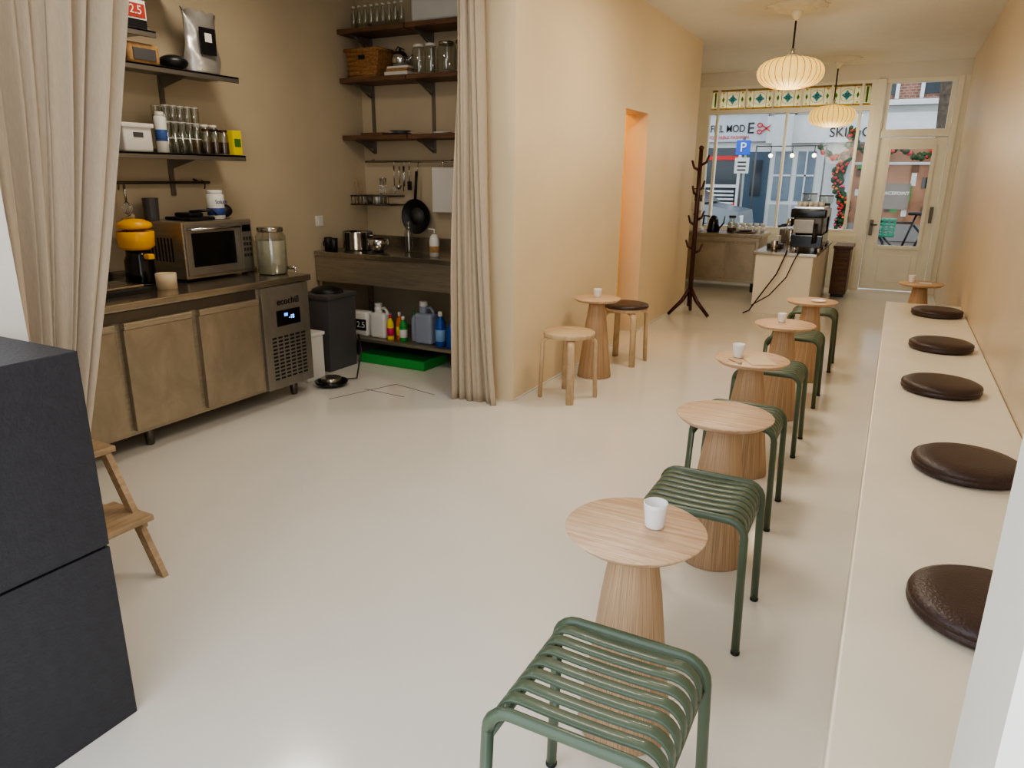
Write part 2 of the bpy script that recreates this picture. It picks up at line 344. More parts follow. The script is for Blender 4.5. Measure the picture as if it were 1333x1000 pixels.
# ------------------------------------------------------------------ curtains
def curtain(name,edge,x_c,amp,nf,z0,z1,axis='Y',seed=1):
    bm=bmesh.new(); rnd=random.Random(seed); nu=nf*16; nz=40; ph=[rnd.uniform(0,6) for _ in range(8)]
    V=[]
    for j in range(nz+1):
        t=j/nz; z=z0+(z1-z0)*t; a0,a1=edge(t); row=[]
        for i in range(nu+1):
            u=i/nu; s_=u+.02*math.sin(9*u+ph[0]+t*2)+.012*math.sin(23*u+ph[4]-t*3)
            f=math.sin(2*math.pi*nf*s_+.9*math.sin(3*t+ph[1]))
            f2=.5*math.sin(2*math.pi*nf*.43*s_+ph[2]+2.2*t)+.22*math.sin(2*math.pi*nf*2.3*s_+ph[5]+4*t)
            off=amp*(f*(.7+.3*math.sin(7*u+ph[6]+2*t))+f2)*(1-.15*t)
            along=a0+(a1-a0)*u+.3*amp*math.cos(2*math.pi*nf*s_*1.0+ph[3])+.006*math.sin(6*t+ph[7])
            row.append(bm.verts.new((x_c+off,along,z) if axis=='Y' else (along,x_c+off,z)))
        V.append(row)
    for j in range(nz):
        for i in range(nu):
            g=bm.faces.new([V[j][i],V[j][i+1],V[j+1][i+1],V[j+1][i]]); g.smooth=True
    me=bpy.data.meshes.new(name); bm.to_mesh(me); bm.free(); me.materials.append(linen)
    o=bpy.data.objects.new(name,me); COL.objects.link(o)
    sd=o.modifiers.new('s','SOLIDIFY'); sd.thickness=.003
    return o
curtain('linen_curtain',lambda t:(1.10,1.15+.74*t**.9),-2.32,.032,10,.02,2.78,'Y',3)
curtain('linen_curtain',lambda t:(-2.45+.06*t,-2.13-.13*t**.7),3.84,.032,5,.0,2.78,'X',5)
B('curtain_rail').tube([(-2.32,1.07,2.80),(-2.32,3.93,2.80)],.012,white).done()
# ------------------------------------------------------------------ black plinths + step stool
p=B('black_plinth_cabinet')
p.box(-2.75,-1.66,.2,.96,0,.507,blackmdf,.003).box(-2.75,-1.66,.2,.96,.513,1.02,blackmdf,.003).box(-2.74,-1.67,.21,.95,.5,.52,black).done()
s=B('wooden_step_stool')
ya,yb=1.21,1.44; sx_=-.05
for y in (ya,yb):
    s.poly([(-2.14+sx_,y,0),(-2.18+sx_,y,0),(-2.42+sx_,y,.45),(-2.38+sx_,y,.45)],Vector((0,.022,0)),stepw)
    s.poly([(-2.72+sx_,y,0),(-2.68+sx_,y,0),(-2.60+sx_,y,.45),(-2.64+sx_,y,.45)],Vector((0,.022,0)),stepw)
    s.box(-2.68+sx_,-2.22+sx_,y,y+.022,.18,.21,stepw,.002)
s.box(-2.66+sx_,-2.37+sx_,ya-.02,yb+.04,.44,.462,stepw,.004).box(-2.42+sx_,-2.19+sx_,ya-.02,yb+.03,.21,.232,stepw,.004).box(-2.66+sx_,-2.64+sx_,ya,yb,.3,.4,stepw,.003)
s.done()
# ------------------------------------------------------------------ kitchen counter
k=B('stainless_refrigerated_counter')
FX=-3.37
k.box(-4.08,FX-.01,1.3,3.49,.10,.76,steelc,.003).box(-4.1+.01,FX+.02,1.28,3.52,.76,.80,steelt,.006)
k.box(-4.09,-4.07,1.28,3.52,.80,.86,steelt)
k.box(FX-.02,FX+.002,1.3,3.06,.70,.755,darkst,.002)
for a,b_ in ((1.32,1.68),(1.71,2.14),(2.18,2.59),(2.63,3.06)):
    k.box(FX-.02,FX+.018,a,b_,.125,.665,steeld,.006)
    k.box(FX-.02,FX+.028,a,b_,.665,.70,steelc,.008)
k.box(FX-.02,FX+.014,3.09,3.49,.10,.755,steelp,.004)
k.box(FX+.01,FX+.02,3.2,3.4,.50,.60,blackg,.003)
k.box(FX+.02,FX+.021,3.26,3.29,.56,.58,emis('blue_display',(80,150,255),2))
for r_ in range(12):
    for c_ in range(6): k.box(FX+.008,FX+.016,3.15+c_*.05,3.185+c_*.05,.16+r_*.024,.172+r_*.024,black)
k.text('ecochill',(FX+.022,3.3,.655),.062,black,RX).text('-18',(FX+.0225,3.32,.55),.035,emis('led_blue',(120,180,255),3),RX)
for y in (1.42,2.3,3.38):
    for x in (FX-.07,-4.0): k.cyl(x,y,0,.10,.022,darkst,.028)
k.done()
# microwave
m_=B('microwave_oven')
mx,my0,my1,mz=-3.68,2.84,3.36,.815
m_.box(-4.06,mx,my0,my1,mz,mz+.335,steelc,.006).box(mx-.01,mx+.012,my0+.01,my1-.1,mz+.02,mz+.32,steelp,.004).box(mx+.005,mx+.015,my0+.05,my1-.15,mz+.07,mz+.27,blackg,.004)
m_.tube([(mx+.012,my0+.03,mz+.295),(mx+.045,my0+.03,mz+.295),(mx+.045,my1-.13,mz+.295),(mx+.012,my1-.13,mz+.295)],.008,chrome)
m_.box(mx-.005,mx+.008,my1-.095,my1-.01,mz+.02,mz+.32,steelp,.003)
m_.box(mx+.005,mx+.011,my1-.085,my1-.02,mz+.26,mz+.3,blackg)
for i in range(4):
    for j in range(3): m_.box(mx+.006,mx+.011,my1-.083+j*.023,my1-.068+j*.023,mz+.1+i*.035,mz+.12+i*.035,darkst)
for i in range(8): m_.box(-4.0+i*.03,-3.985+i*.03,my0-.001,my0+.003,mz+.1,mz+.24,black)
for x in (-4.02,-3.73):
    for y in (my0+.05,my1-.05): m_.cyl(x,y,.80,mz,.015,black)
m_.done()
zt=mz+.337
t=B('supplement_tub').cyl(-3.8,3.2,zt,zt+.15,.052,white).cyl(-3.8,3.2,zt+.15,zt+.175,.046,white).cyl(-3.8,3.2,zt+.02,zt+.07,.0528,M('blue_label',(52,76,140),.5))
t.text('Solute',(-3.746,3.2,zt+.105),.036,M('blue_ink',(30,50,120),.5),RX); t.done()
B('serving_tray').box(-3.95,-3.72,2.94,3.12,zt,zt+.02,black,.006).box(-3.9,-3.76,2.97,3.07,zt+.02,zt+.045,black,.01).tube([(-3.8,3.0,zt+.05),(-3.72,3.1,zt+.06),(-3.72,3.13,zt+.03)],.008,black).done()
B('black_cloth_bag').ico((-3.85,3.305,zt+.045),.05,black,3,(1,1,.85)).done()
B('mesh_pen_holder').lathe(-3.99,2.885,[(.04,zt),(.046,zt+.13),(.043,zt+.13),(.036,zt+.01)],greyp,16,False).done()
j=B('citrus_juicer'); jx,jy=-3.86,2.67
j.lathe(jx,jy,[(.078,.80),(.082,.82),(.078,.94),(.065,.97),(.065,1.0)],blackg,32).lathe(jx,jy,[(.07,1.0),(.095,1.02),(.1,1.1),(.095,1.105),(.08,1.04),(.001,1.03)],yellow,32).lathe(jx,jy,[(.085,1.12),(.095,1.13),(.09,1.15),(.05,1.17),(.001,1.175)],yellow,32)
j.box(jx+.07,jx+.12,jy-.02,jy+.02,.95,.98,yellow,.008).cyl(jx,jy,.80,.81,.1,blackg).tube([(jx-.09,jy,.81),(jx-.09,jy,1.17),(jx,jy,1.19)],.012,chrome).done()
def jar(x,y,z,r,h,fill=None,fm=None,lid=None,nm='glass_jar'):
    a=B(nm)
    a.lathe(x,y,[(r*.9,z),(r,z+.01),(r,z+h*.8),(r*.8,z+h*.9),(r*.8,z+h*.95)],jarg,28)
    if fm: a.cyl(x,y,z+.006,z+h*fill,r*.95,fm)
    if lid: a.cyl(x,y,z+h*.9,z+h,r*.86,lid)
    a.done()
jar(-3.56,3.40,.80,.095,.30,.72,M('cloudy_water',(176,170,150),.4),steelt,'drink_dispenser_jar')
B('dispenser_tap').tube([(-3.47,3.44,.84),(-3.42,3.46,.84),(-3.42,3.46,.815)],.010,chrome).done()
jar(-3.80,3.43,.80,.045,.24,.1,tan,None)
B('tape_roll').lathe(-3.6,2.64,[(.055,.80),(.055,.885),(.04,.885),(.04,.805),(.001,.805)],paper,28).done()
B('weighing_scale').box(-3.85,-3.55,2.2,2.5,.80,.83,black,.006).box(-3.83,-3.57,2.22,2.48,.83,.845,steelt,.005).done()
# wall shelves left
def lshelf(z,y1,y0=1.9):
    a=B('steel_shelf')
    a.box(-4.1,-3.8,y0,y1,z-.012,z,shelfst,.002).box(-3.815,-3.8,y0,y1,z-.035,z,shelfst,.002).box(-4.1,-4.09,y0,y1,z,z+.03,shelfst)
    for y in (2.2,y1-.35): 
        a.poly([(-4.09,y,z-.012),(-3.84,y,z-.012),(-3.84,y,z-.03),(-4.09,y,z-.09)],Vector((0,.006,0)),shelfst); a.box(-4.1,-4.085,y-.012,y+.018,z-.25,z+.05,shelfst)
    a.done()
lshelf(2.01,3.48); lshelf(1.54,3.48); lshelf(2.185,2.92); lshelf(2.44,3.2)
r_=B('utensil_rail'); r_.tube([(-4.05,2.2,1.37),(-4.05,3.38,1.37)],.009,darkst)
for y in (2.5,3.3): r_.tube([(-4.1,y,1.39),(-4.05,y,1.37)],.008,darkst)
for y in (2.63,2.67,2.72,3.32): r_.tube([(-4.05,y,1.385),(-4.02,y,1.36),(-4.03,y,1.33)],.004,darkst,6)
r_.done()
w_=B('hanging_whisk'); 
for a_ in range(4):
    an=a_*math.pi/4; dx,dy=math.cos(an)*.03,math.sin(an)*.03
    w_.tube([(-4.02,2.75,1.27),(-4.02+dx,2.75+dy,1.23),(-4.02+dx*.7,2.75+dy*.7,1.2),(-4.02,2.75,1.19),(-4.02-dx*.7,2.75-dy*.7,1.2),(-4.02-dx,2.75-dy,1.23),(-4.02,2.75,1.27)],.0018,chrome,5)
w_.tube([(-4.02,2.75,1.27),(-4.02,2.75,1.36)],.007,chrome).done()
zb=1.542
B('white_storage_bin').box(-4.02,-3.86,2.68,2.86,zb,zb+.15,white,.012).box(-4.03,-3.85,2.67,2.87,zb+.13,zb+.155,white,.006).box(-3.862,-3.856,2.74,2.8,zb+.08,zb+.105,greyp).done()
B('spray_can').cyl(-3.86,2.92,zb,zb+.2,.033,white).cyl(-3.86,2.92,zb+.06,zb+.13,.0335,M('can_label',(60,90,150),.5)).cyl(-3.86,2.92,zb+.2,zb+.225,.024,white).done()
g_=B('stack_of_glass_cups')
for i in range(5):
    for jj in range(2):
        x,y=-3.87-jj*.09,2.975+i*.05
        g_.lathe(x,y,[(.02,zb+.002),(.025,zb+.27)],jarg,14)
        for q in range(3): g_.tube([(x+.0245*math.cos(t_*.785),y+.0245*math.sin(t_*.785),zb+.085+q*.09) for t_ in range(8)],.0018,papw,4,True)
g_.done()
for i,(y,h,fm) in enumerate(((3.235,.15,cork),(3.30,.15,cork),(3.365,.15,cork))):
    jar(-3.86,y,zb,.03,h,.5,fm,black if i%2 else cork,'spice_jar')
    jar(-3.95,y,zb,.03,h+.03,.5,tan,white,'spice_jar')
B('tea_box').box(-3.88,-3.82,3.405,3.475,zb,zb+.15,yellow2,.002).box(-3.819,-3.818,3.415,3.465,zb+.05,zb+.1,M('label_green',(70,120,50),.5)).done()
za=2.012
p_=B('foil_coffee_pouch')
vs=[]
for sgn in (1,-1):
    for i in range(11):
        for jn in range(17):
            u=i/10-.5; v=jn/16; bulge=.06*(1-abs(2*u)**3)*(1-v)**.6+.004
            vs.append((-3.92+sgn*bulge+.006*math.sin(9*u+14*v), 3.32+u*(.24+.02*math.sin(7*v)), za+.36*v+.01*math.sin(20*u)*(v>.9)))
t=bmesh.new(); vv=[t.verts.new(c) for c in vs]
for s_ in range(2):
    for i in range(10):
        for jn in range(16):
            a=s_*187+i*17+jn; t.faces.new([vv[a],vv[a+17],vv[a+18],vv[a+1]])
for jn in range(16):
    t.faces.new([vv[jn],vv[jn+1],vv[187+jn+1],vv[187+jn]]); a=170+jn; t.faces.new([vv[a],vv[a+1],vv[187+a+1],vv[187+a]])
for i in range(10): a=i*17; t.faces.new([vv[a],vv[a+17],vv[187+a+17],vv[187+a]])
p_.merge(t,silver,True)
p_.box(-3.857,-3.848,3.26,3.37,za+.11,za+.26,black); p_.box(-3.847,-3.846,3.29,3.34,za+.18,za+.23,papw); p_.done()
B('black_sealed_bowl').ico((-3.9,3.09,za+.042),.08,black,3,(1,1.05,.52)).done()
B('coffee_packet').box(-4.0,-3.84,2.76,2.96,za+.001,za+.11,tan,.02).box(-3.84,-3.835,2.79,2.93,za+.02,za+.08,greyp).done()
cb=B('coffee_carton').box(-4.02,-3.85,2.72,2.91,2.187,2.34,papw,.004).box(-3.852,-3.846,2.725,2.905,2.19,2.24,black)
cb.box(-3.85,-3.845,2.735,2.90,2.25,2.32,M('label_red',(176,60,44),.5)); cb.text('12.5',(-3.842,2.825,2.285),.062,papw,RX); cb.done()
B('roaster_bag').box(-4.0,-3.85,2.7,2.9,2.442,2.6,black,.02).done()
B('light_switch').box(-4.1,-4.088,4.40,4.48,1.03,1.11,white,.004).box(-4.09,-4.084,4.42,4.46,1.045,1.095,white,.002).done()
# ------------------------------------------------------------------ sink table
s=B('stainless_sink_table')
s.box(-4.09,-2.32,4.35,5.03,.80,.84,steelt,.005).box(-4.09,-2.32,4.36,4.375,.60,.81,steelc,.003).box(-4.09,-2.32,5.0,5.03,.84,.93,steelt,.003)
s.box(-3.0,-2.55,4.45,4.9,.62,.80,darkst)
for x in (-4.06,-2.36):
    for y in (4.39,5.0): s.box(x-.018,x+.018,y-.018,y+.018,0,.8,steelc,.003)
s.box(-4.08,-2.33,4.38,5.02,.14,.165,steelc,.003)
s.tube([(-2.95,4.95,.84),(-2.95,4.95,1.08),(-2.95,4.9,1.13),(-2.95,4.8,1.12),(-2.95,4.78,1.06)],.012,chrome).done()
B('trash_bin').poly([(-3.85,3.92,0),(-3.60,3.92,0),(-3.58,3.92,.56),(-3.87,3.92,.56)],Vector((0,.30,0)),greyp).box(-3.88,-3.57,3.91,4.23,.545,.575,greyp,.006).ico((-3.73,4.08,.575),.13,black,2,(1,.9,.4)).done()
B('white_plastic_crate').box(-3.70,-3.54,3.62,3.80,0,.32,white,.01).box(-3.71,-3.53,3.61,3.81,.32,.345,white,.006).done()
q=B('floor_scale_bowl'); q.lathe(-3.36,3.66,[(.08,0),(.11,.02),(.115,.035),(.10,.035),(.08,.015),(.001,.012)],blackg,32); q.cyl(-3.36,3.66,.015,.06,.07,steelt)
q.tube([(-3.35,3.76,.02),(-3.30,3.86,.012),(-3.32,3.95,.2),(-3.38,4.0,.3)],.006,black,6); q.done()
def bottle(x,y,z,r,h,m1,m2,nm='cleaning_bottle',lab=None):
    a=B(nm); a.lathe(x,y,[(r*.9,z),(r,z+.01),(r,z+h*.62),(r*.85,z+h*.72),(r*.35,z+h*.84),(r*.35,z+h*.88)],m1,20).cyl(x,y,z+h*.86,z+h,r*.42,m2,seg=14)
    if lab: a.cyl(x,y,z+h*.15,z+h*.5,r*1.02,lab,seg=20)
    a.done()
zs=.166
c=B('coffee_bag').box(-3.84,-3.66,4.44,4.54,zs,zs+.2,papw,.02).box(-3.83,-3.67,4.435,4.441,zs+.05,zs+.14,black); c.text('12.5',(-3.735,4.432,zs+.095),.07,papw); c.done()
def jug(x,y,z,w,h,m1,m2):
    a=B('detergent_jug'); a.box(x-w/2,x+w/2,y-.06,y+.06,z,z+h*.72,m1,.025,seg=3).cyl(x-w*.15,y,z+h*.7,z+h*.88,w*.22,m1).cyl(x-w*.15,y,z+h*.86,z+h,w*.2,m2)
    a.tube([(x+w*.34,y,z+h*.55),(x+w*.42,y,z+h*.75),(x+w*.25,y,z+h*.86),(x,y,z+h*.82)],.012,m1); a.done()
jug(-3.56,4.5,zs,.15,.28,white,white); jug(-3.12,4.5,zs,.16,.33,lav,white)
bottle(-3.44,4.46,zs,.028,.2,yellow2,pink,lab=pink); bottle(-3.38,4.5,zs,.028,.22,orangep,white,lab=yellow2); bottle(-3.315,4.46,zs,.032,.2,greenp,white,lab=white); bottle(-3.25,4.52,zs,.026,.24,lav,greenp)
bottle(-2.965,4.46,zs,.04,.27,blue,white,lab=M('label_pale_blue',(130,170,210),.5)); bottle(-2.86,4.46,zs,.045,.22,blue,blue); 
B('green_storage_box').box(-3.62,-3.0,4.28,4.6,0,.07,greenp,.008).box(-3.6,-3.02,4.3,4.58,.07,.076,M('dark_green',(20,90,40),.5)).done()
zk=.842
B('cooking_pot').lathe(-3.86,4.62,[(.11,zk),(.12,zk+.01),(.12,zk+.14),(.125,zk+.145),(.117,zk+.145),(.11,zk+.02),(.001,zk+.012)],chrome,32).tube([(-3.74,4.6,zk+.12),(-3.70,4.6,zk+.12),(-3.70,4.65,zk+.12),(-3.74,4.65,zk+.12)],.006,chrome).done()
B('steel_bowl').lathe(-3.6,4.56,[(.04,zk),(.08,zk+.04),(.095,zk+.1),(.09,zk+.1),(.05,zk+.015),(.001,zk+.01)],chrome,28).done()
bottle(-3.38,4.66,zk,.035,.24,jarg,jarg,'glass_bottle')
B('soap_dispenser').lathe(-3.03,4.5,[(.036,zk),(.038,zk+.12),(.03,zk+.15),(.013,zk+.165)],white,20).cyl(-3.03,4.5,zk+.03,zk+.08,.0385,tan).tube([(-3.03,4.5,zk+.16),(-3.03,4.5,zk+.2),(-3.08,4.5,zk+.2)],.006,white,6).done()
for x,y in ((-4.03,4.46),(-3.94,4.42)): B('black_mug').lathe(x,y,[(.03,zk),(.034,zk+.1),(.031,zk+.1),(.026,zk+.01),(.001,zk+.008)],black,20).tube([(x,y-.033,zk+.08),(x,y-.056,zk+.07),(x,y-.056,zk+.04),(x,y-.031,zk+.03)],.005,black,6).done()
# back shelves
def bshelf(z):
    a=B('walnut_shelf')
    a.box(-4.09,-3.45,4.77,5.035,z-.035,z,walnut,.003).box(-3.44,-2.3,4.77,5.035,z-.035,z,walnut,.003)
    for x in (-3.98,-3.38,-2.6):
        a.poly([(x,5.034,z-.035),(x,4.80,z-.035),(x,4.80,z-.05),(x,5.034,z-.1)],Vector((.006,0,0)),shelfst).tube([(x,4.85,z-.045),(x,5.03,z-.125)],.008,shelfst,6)
    a.done()
for z in (2.52,2.165,1.735): bshelf(z)
for x in (-3.975,-3.375,-2.595): B('shelf_upright').box(x-.014,x+.014,5.037,5.049,1.60,2.60,shelfst).done()
z=2.522; a=B('row_of_glass_bottles')
for i in range(9): a.lathe(-4.02+i*.058,4.9,[(.024,z),(.025,z+.1),(.012,z+.14),(.012,z+.17)],jarg,14).cyl(-4.02+i*.058,4.9,z+.165,z+.18,.013,papw,seg=10)
a.done()
B('plastic_storage_tub').box(-3.4,-2.8,4.8,5.0,z,z+.16,M('frosted_tub',(206,206,202),.4),.02).box(-3.42,-2.78,4.79,5.01,z+.15,z+.17,white,.006).done()
z=2.167
a=B('wicker_basket').poly([(-4.0,4.8,z),(-3.74,4.8,z),(-3.71,4.8,z+.2),(-4.04,4.8,z+.2)],Vector((0,.2,0)),basket)
for h in range(6): a.tube([(-4.02,4.795,z+.02+h*.034),(-3.73,4.795,z+.02+h*.034)],.008,basket,6)
a.tube([(-4.04,4.79,z+.2),(-3.71,4.79,z+.2),(-3.71,5.0,z+.2),(-4.04,5.0,z+.2)],.012,basket,8,True).box(-3.9,-3.84,4.785,4.79,z+.13,z+.16,black); a.done()
B('stack_of_books').box(-3.68,-3.46,4.82,4.98,z,z+.03,papw,.002).box(-3.67,-3.47,4.83,4.97,z+.03,z+.055,tan,.002).box(-3.66,-3.46,4.83,4.97,z+.055,z+.07,papw,.002).done()
B('steel_teapot').lathe(-3.58,4.9,[(.05,z+.072),(.075,z+.1),(.07,z+.15),(.04,z+.18),(.012,z+.185),(.012,z+.2),(.001,z+.205)],chrome,24).tube([(-3.51,4.9,z+.1),(-3.46,4.9,z+.15)],[.014,.008],chrome).tube([(-3.62,4.9,z+.19),(-3.6,4.9,z+.215),(-3.54,4.9,z+.19)],.005,black,6).done()
for x,r0,h in ((-3.39,.05,.215),(-3.28,.05,.215),(-3.14,.07,.215),(-3.0,.06,.215)): jar(x,4.88,z,r0,h,.05,papw,steelt if x>-3.2 else papw,'tall_storage_jar')
z=1.737
B('wooden_serving_board').box(-3.94,-3.72,4.82,4.96,z,z+.018,walnut,.003).done()
B('stack_of_plates').lathe(-3.6,4.9,[(.05,z),(.09,z+.012),(.085,z+.014),(.05,z+.02),(.09,z+.03),(.085,z+.032),(.001,z+.025)],greyp,28).done()
B('small_plate').lathe(-3.2,4.9,[(.05,z),(.08,z+.012),(.075,z+.014),(.001,z+.006)],cerm,28).done()
r_=B('kitchen_utensil_rail'); r_.tube([(-4.05,5.0,1.535),(-2.3,5.0,1.535)],.009,chrome)
for x in (-4.0,-3.2,-2.5): r_.tube([(x,5.05,1.55),(x,5.0,1.535)],.008,chrome)
r_.done()
def hook(a,x,z=1.535): a.tube([(x,5.0,z+.01),(x,4.985,z),(x,4.985,z-.04),(x,4.995,z-.05)],.003,chrome,5)
for x,L,kind in ((-3.745,.14,'w'),(-3.69,.14,'l'),(-3.64,.16,'t'),(-3.59,.12,'s')):
    a=B({'l':'hanging_ladle','w':'wire_whisk','s':'slotted_spatula','t':'kitchen_tongs'}[kind]); hook(a,x); a.tube([(x,4.985,1.5),(x,4.985,1.5-L)],.005,chrome,6)
    zz=1.5-L
    if kind=='l': a.lathe(x,4.97,[(.001,zz-.05),(.020,zz-.04),(.028,zz-.015),(.026,zz-.012),(.018,zz-.035),(.001,zz-.045)],chrome,16)
    elif kind=='w':
        for s_ in (-.02,-.007,.007,.02): a.tube([(x,4.985,zz),(x+s_,4.985,zz-.04),(x+s_*.8,4.985,zz-.07),(x,4.985,zz-.08)],.002,chrome,5)
    elif kind=='s': a.box(x-.02,x+.02,4.982,4.988,zz-.07,zz,black,.002)
    else: a.tube([(x-.008,4.985,1.5),(x-.012,4.985,zz-.04)],.005,chrome,6)
    a.done()
a=B('frying_pan'); PX,PZ=-3.52,1.10
rot=Matrix.Translation((PX,4.99,PZ))@Matrix.Rotation(math.pi/2,4,'X')
a.lathe(0,0,[(.001,0),(.125,0),(.142,.035),(.138,.035),(.12,.006),(.001,.006)],black,36,axis=rot).lathe(0,0,[(.07,.0065),(.072,.0075),(.001,.0075)],greyp,30,axis=rot).tube([(PX,4.96,PZ+.14),(PX+.02,4.96,PZ+.36)],.012,black).tube([(PX+.02,4.97,PZ+.35),(PX+.02,4.99,PZ+.43)],.003,chrome,5)
a.done()
a=B('cutting_board').box(-3.36,-3.15,4.97,4.985,1.14,1.49,white,.006); hook(a,-3.26); a.done()
B('oven_mitts').box(-3.13,-3.0,4.93,4.98,1.14,1.47,black,.03,seg=3).box(-3.1,-3.03,4.93,4.97,1.4,1.52,black,.02).done()
a=B('wire_dish_rack')
for zz in (1.19,1.26): a.tube([(-4.08,4.82,zz),(-3.68,4.82,zz),(-3.68,5.03,zz),(-4.08,5.03,zz)],.005,darkst,6,True)
for i in range(12): a.tube([(-4.07+i*.035,4.82,1.26),(-4.07+i*.035,4.82,1.19),(-4.07+i*.035,5.03,1.19)],.003,darkst,5)
a.done()
for i,x in enumerate((-4.02,-3.94,-3.86)): B('white_cup').lathe(x,4.9,[(.02,1.195),(.033,1.26),(.03,1.26),(.001,1.2)],(cerm,greyp,cerm)[i],16).done()
B('wooden_spoons').tube([(-4.0,4.85,1.2),(-4.03,4.84,1.36)],.006,stepw,6).tube([(-3.98,4.85,1.2),(-3.97,4.84,1.37)],.006,stepw,6).ico((-4.03,4.84,1.37),.02,stepw,2,(1,.4,1.4)).done()
a=B('bottle_drying_cage')
for i in range(6): a.tube([(-3.79+.025*math.cos(i),4.89+.025*math.sin(i),1.2),(-3.79+.025*math.cos(i),4.89+.025*math.sin(i),1.40)],.003,chrome,5)
a.cyl(-3.79,4.89,1.40,1.405,.028,chrome).done()
a=B('trim_1')
for p0,p1 in (((-3.15,3.4),(-2.98,3.9)),((-2.98,3.9),(-2.6,3.82)),((-3.1,3.7),(-2.75,3.68))): a.tube([(p0[0],p0[1],.0005),(p1[0],p1[1],.0005)],.002,greyp,4)
a.done()
# ------------------------------------------------------------------ coat rack
a=B('coat_rack'); cx,cy=-1.85,7.62
a.tube([(cx,cy,.1),(cx,cy,1.0),(cx,cy,1.70)],[.026,.024,.02],redwood,10).ico((cx,cy,1.72),.026,redwood,2)
for k_ in range(3):
    an=math.radians(-20+k_*120); dx,dy=math.cos(an),math.sin(an)
    a.tube([(cx,cy,.30),(cx+dx*.09,cy+dy*.09,.16),(cx+dx*.24,cy+dy*.24,.018)],[.022,.022,.018],redwood,8)
for z_,an in ((1.55,0),(1.5,180),(1.3,60),(1.25,240),(1.0,-10),(.95,170),(.7,200),(.66,20)):
    an=math.radians(an); dx,dy=math.cos(an),math.sin(an)
    a.tube([(cx,cy,z_),(cx+dx*.06,cy+dy*.06,z_+.03),(cx+dx*.085,cy+dy*.085,z_+.10)],[.015,.013,.010],redwood,8)
a.done()
# ------------------------------------------------------------------ espresso bar
BX=-.05
a=B('espresso_bar_counter')
a.box(-1.24+BX,-.66+BX,8.12,10.1,0,.64,benchm,.004).box(-1.27+BX,-.63+BX,8.10,10.12,.64,.67,steelt,.005).done()
a=B('bar_power_cable')
a.tube([(-.97,8.06,.70),(-1.0,8.05,.6),(-1.05,8.045,.45),(-1.2,8.03,.2),(-1.29,8.02,.04),(-1.35,8.0,.01)],.008,black,6).tube([(-.85,8.06,.70),(-.89,8.05,.6),(-.95,8.045,.42),(-1.1,8.03,.22),(-1.27,8.01,.1)],.007,black,6).done()
a=B('back_bar_refrigerator')
a.box(-2.7,-1.5,9.58,10.25,.12,.7,steelc,.004).box(-2.73,-1.47,9.55,10.28,.7,.745,steelt,.004)
for i in range(3): a.box(-2.66+i*.38,-2.30+i*.38,9.565,9.585,.16,.64,steeld,.005).box(-2.66+i*.38,-2.30+i*.38,9.555,9.57,.62,.65,steelt,.003)
for x in (-2.65,-1.55): 
    for y in (9.65,10.2): a.cyl(x,y,0,.12,.02,black)
a.done()
zb=.672
a=B('espresso_machine')
mX=.02
a.box(-1.0+mX,-.68+mX,8.28,8.88,zb+.05,zb+.18,blackg,.01).box(-.97+mX,-.7+mX,8.34,8.85,zb+.18,zb+.38,darkst,.02,seg=3).box(-1.02+mX,-.67+mX,8.26,8.9,zb+.36,zb+.45,blackg,.015,seg=3).box(-1.0+mX,-.7+mX,8.3,8.86,zb+.45,zb+.47,chrome,.004)
for y in (8.32,8.84):
    for x in (-.95+mX,-.71+mX): a.cyl(x,y,zb,zb+.05,.018,chrome)
for y in (8.45,8.7): a.cyl(-1.04+mX,y,zb+.26,zb+.34,.03,chrome).tube([(-1.04+mX,y,zb+.27),(-1.16+mX,y,zb+.25)],.012,black)
a.tube([(-1.01+mX,8.3,zb+.34),(-1.05+mX,8.29,zb+.26),(-1.06+mX,8.28,zb+.16)],.005,chrome,6).tube([(-.74,8.24,zb+.3),(-.74,8.2,zb+.1)],.02,black).box(-.96,-.76,8.27,8.30,zb+.2,zb+.34,steelp,.005)
for i in range(5): 
    for j_ in range(2): a.lathe(-.94+i*.055,8.42+j_*.1,[(.018,zb+.472),(.026,zb+.52),(.022,zb+.52),(.001,zb+.48)],cerm,12)
a.done()
def grinder(x,y,z,s_=1,body=blackg):
    a=B('coffee_grinder'); a.box(x-.07*s_,x+.07*s_,y-.1*s_,y+.1*s_,z,z+.04*s_,body,.008).box(x-.055*s_,x+.055*s_,y-.02*s_,y+.09*s_,z+.04*s_,z+.3*s_,body,.01).box(x-.06*s_,x+.06*s_,y-.1*s_,y+.09*s_,z+.24*s_,z+.34*s_,body,.01)
    a.lathe(x,y,[(.03*s_,z+.34*s_),(.07*s_,z+.44*s_),(.07*s_,z+.49*s_)],jarg,20).cyl(x,y,z+.35*s_,z+.42*s_,.045*s_,cork).cyl(x,y,z+.49*s_,z+.5*s_,.07*s_,black).tube([(x,y-.08*s_,z+.22*s_),(x,y-.15*s_,z+.2*s_)],.01*s_,black); a.done()
grinder(-.92,9.1,zb,1.2,steelp); grinder(-.76,9.35,zb,1.15); grinder(-2.38,9.85,.747,1.1,white)
B('electric_kettle').lathe(-2.14,9.8,[(.08,.747),(.085,.76),(.06,.9),(.035,.95),(.001,.96)],blackg,24).tube([(-2.07,9.8,.78),(-2.01,9.8,.86),(-2.0,9.8,.95)],[.012,.01,.006],blackg).tube([(-2.19,9.8,.94),(-2.27,9.8,.95),(-2.28,9.8,.82)],.012,blackg).done()
B('coffee_server').lathe(-1.91,9.85,[(.06,.747),(.065,.82),(.04,.9),(.05,.93)],jarg,20).cyl(-1.91,9.85,.75,.8,.055,cork).cyl(-1.91,9.85,.93,.96,.045,black).done()
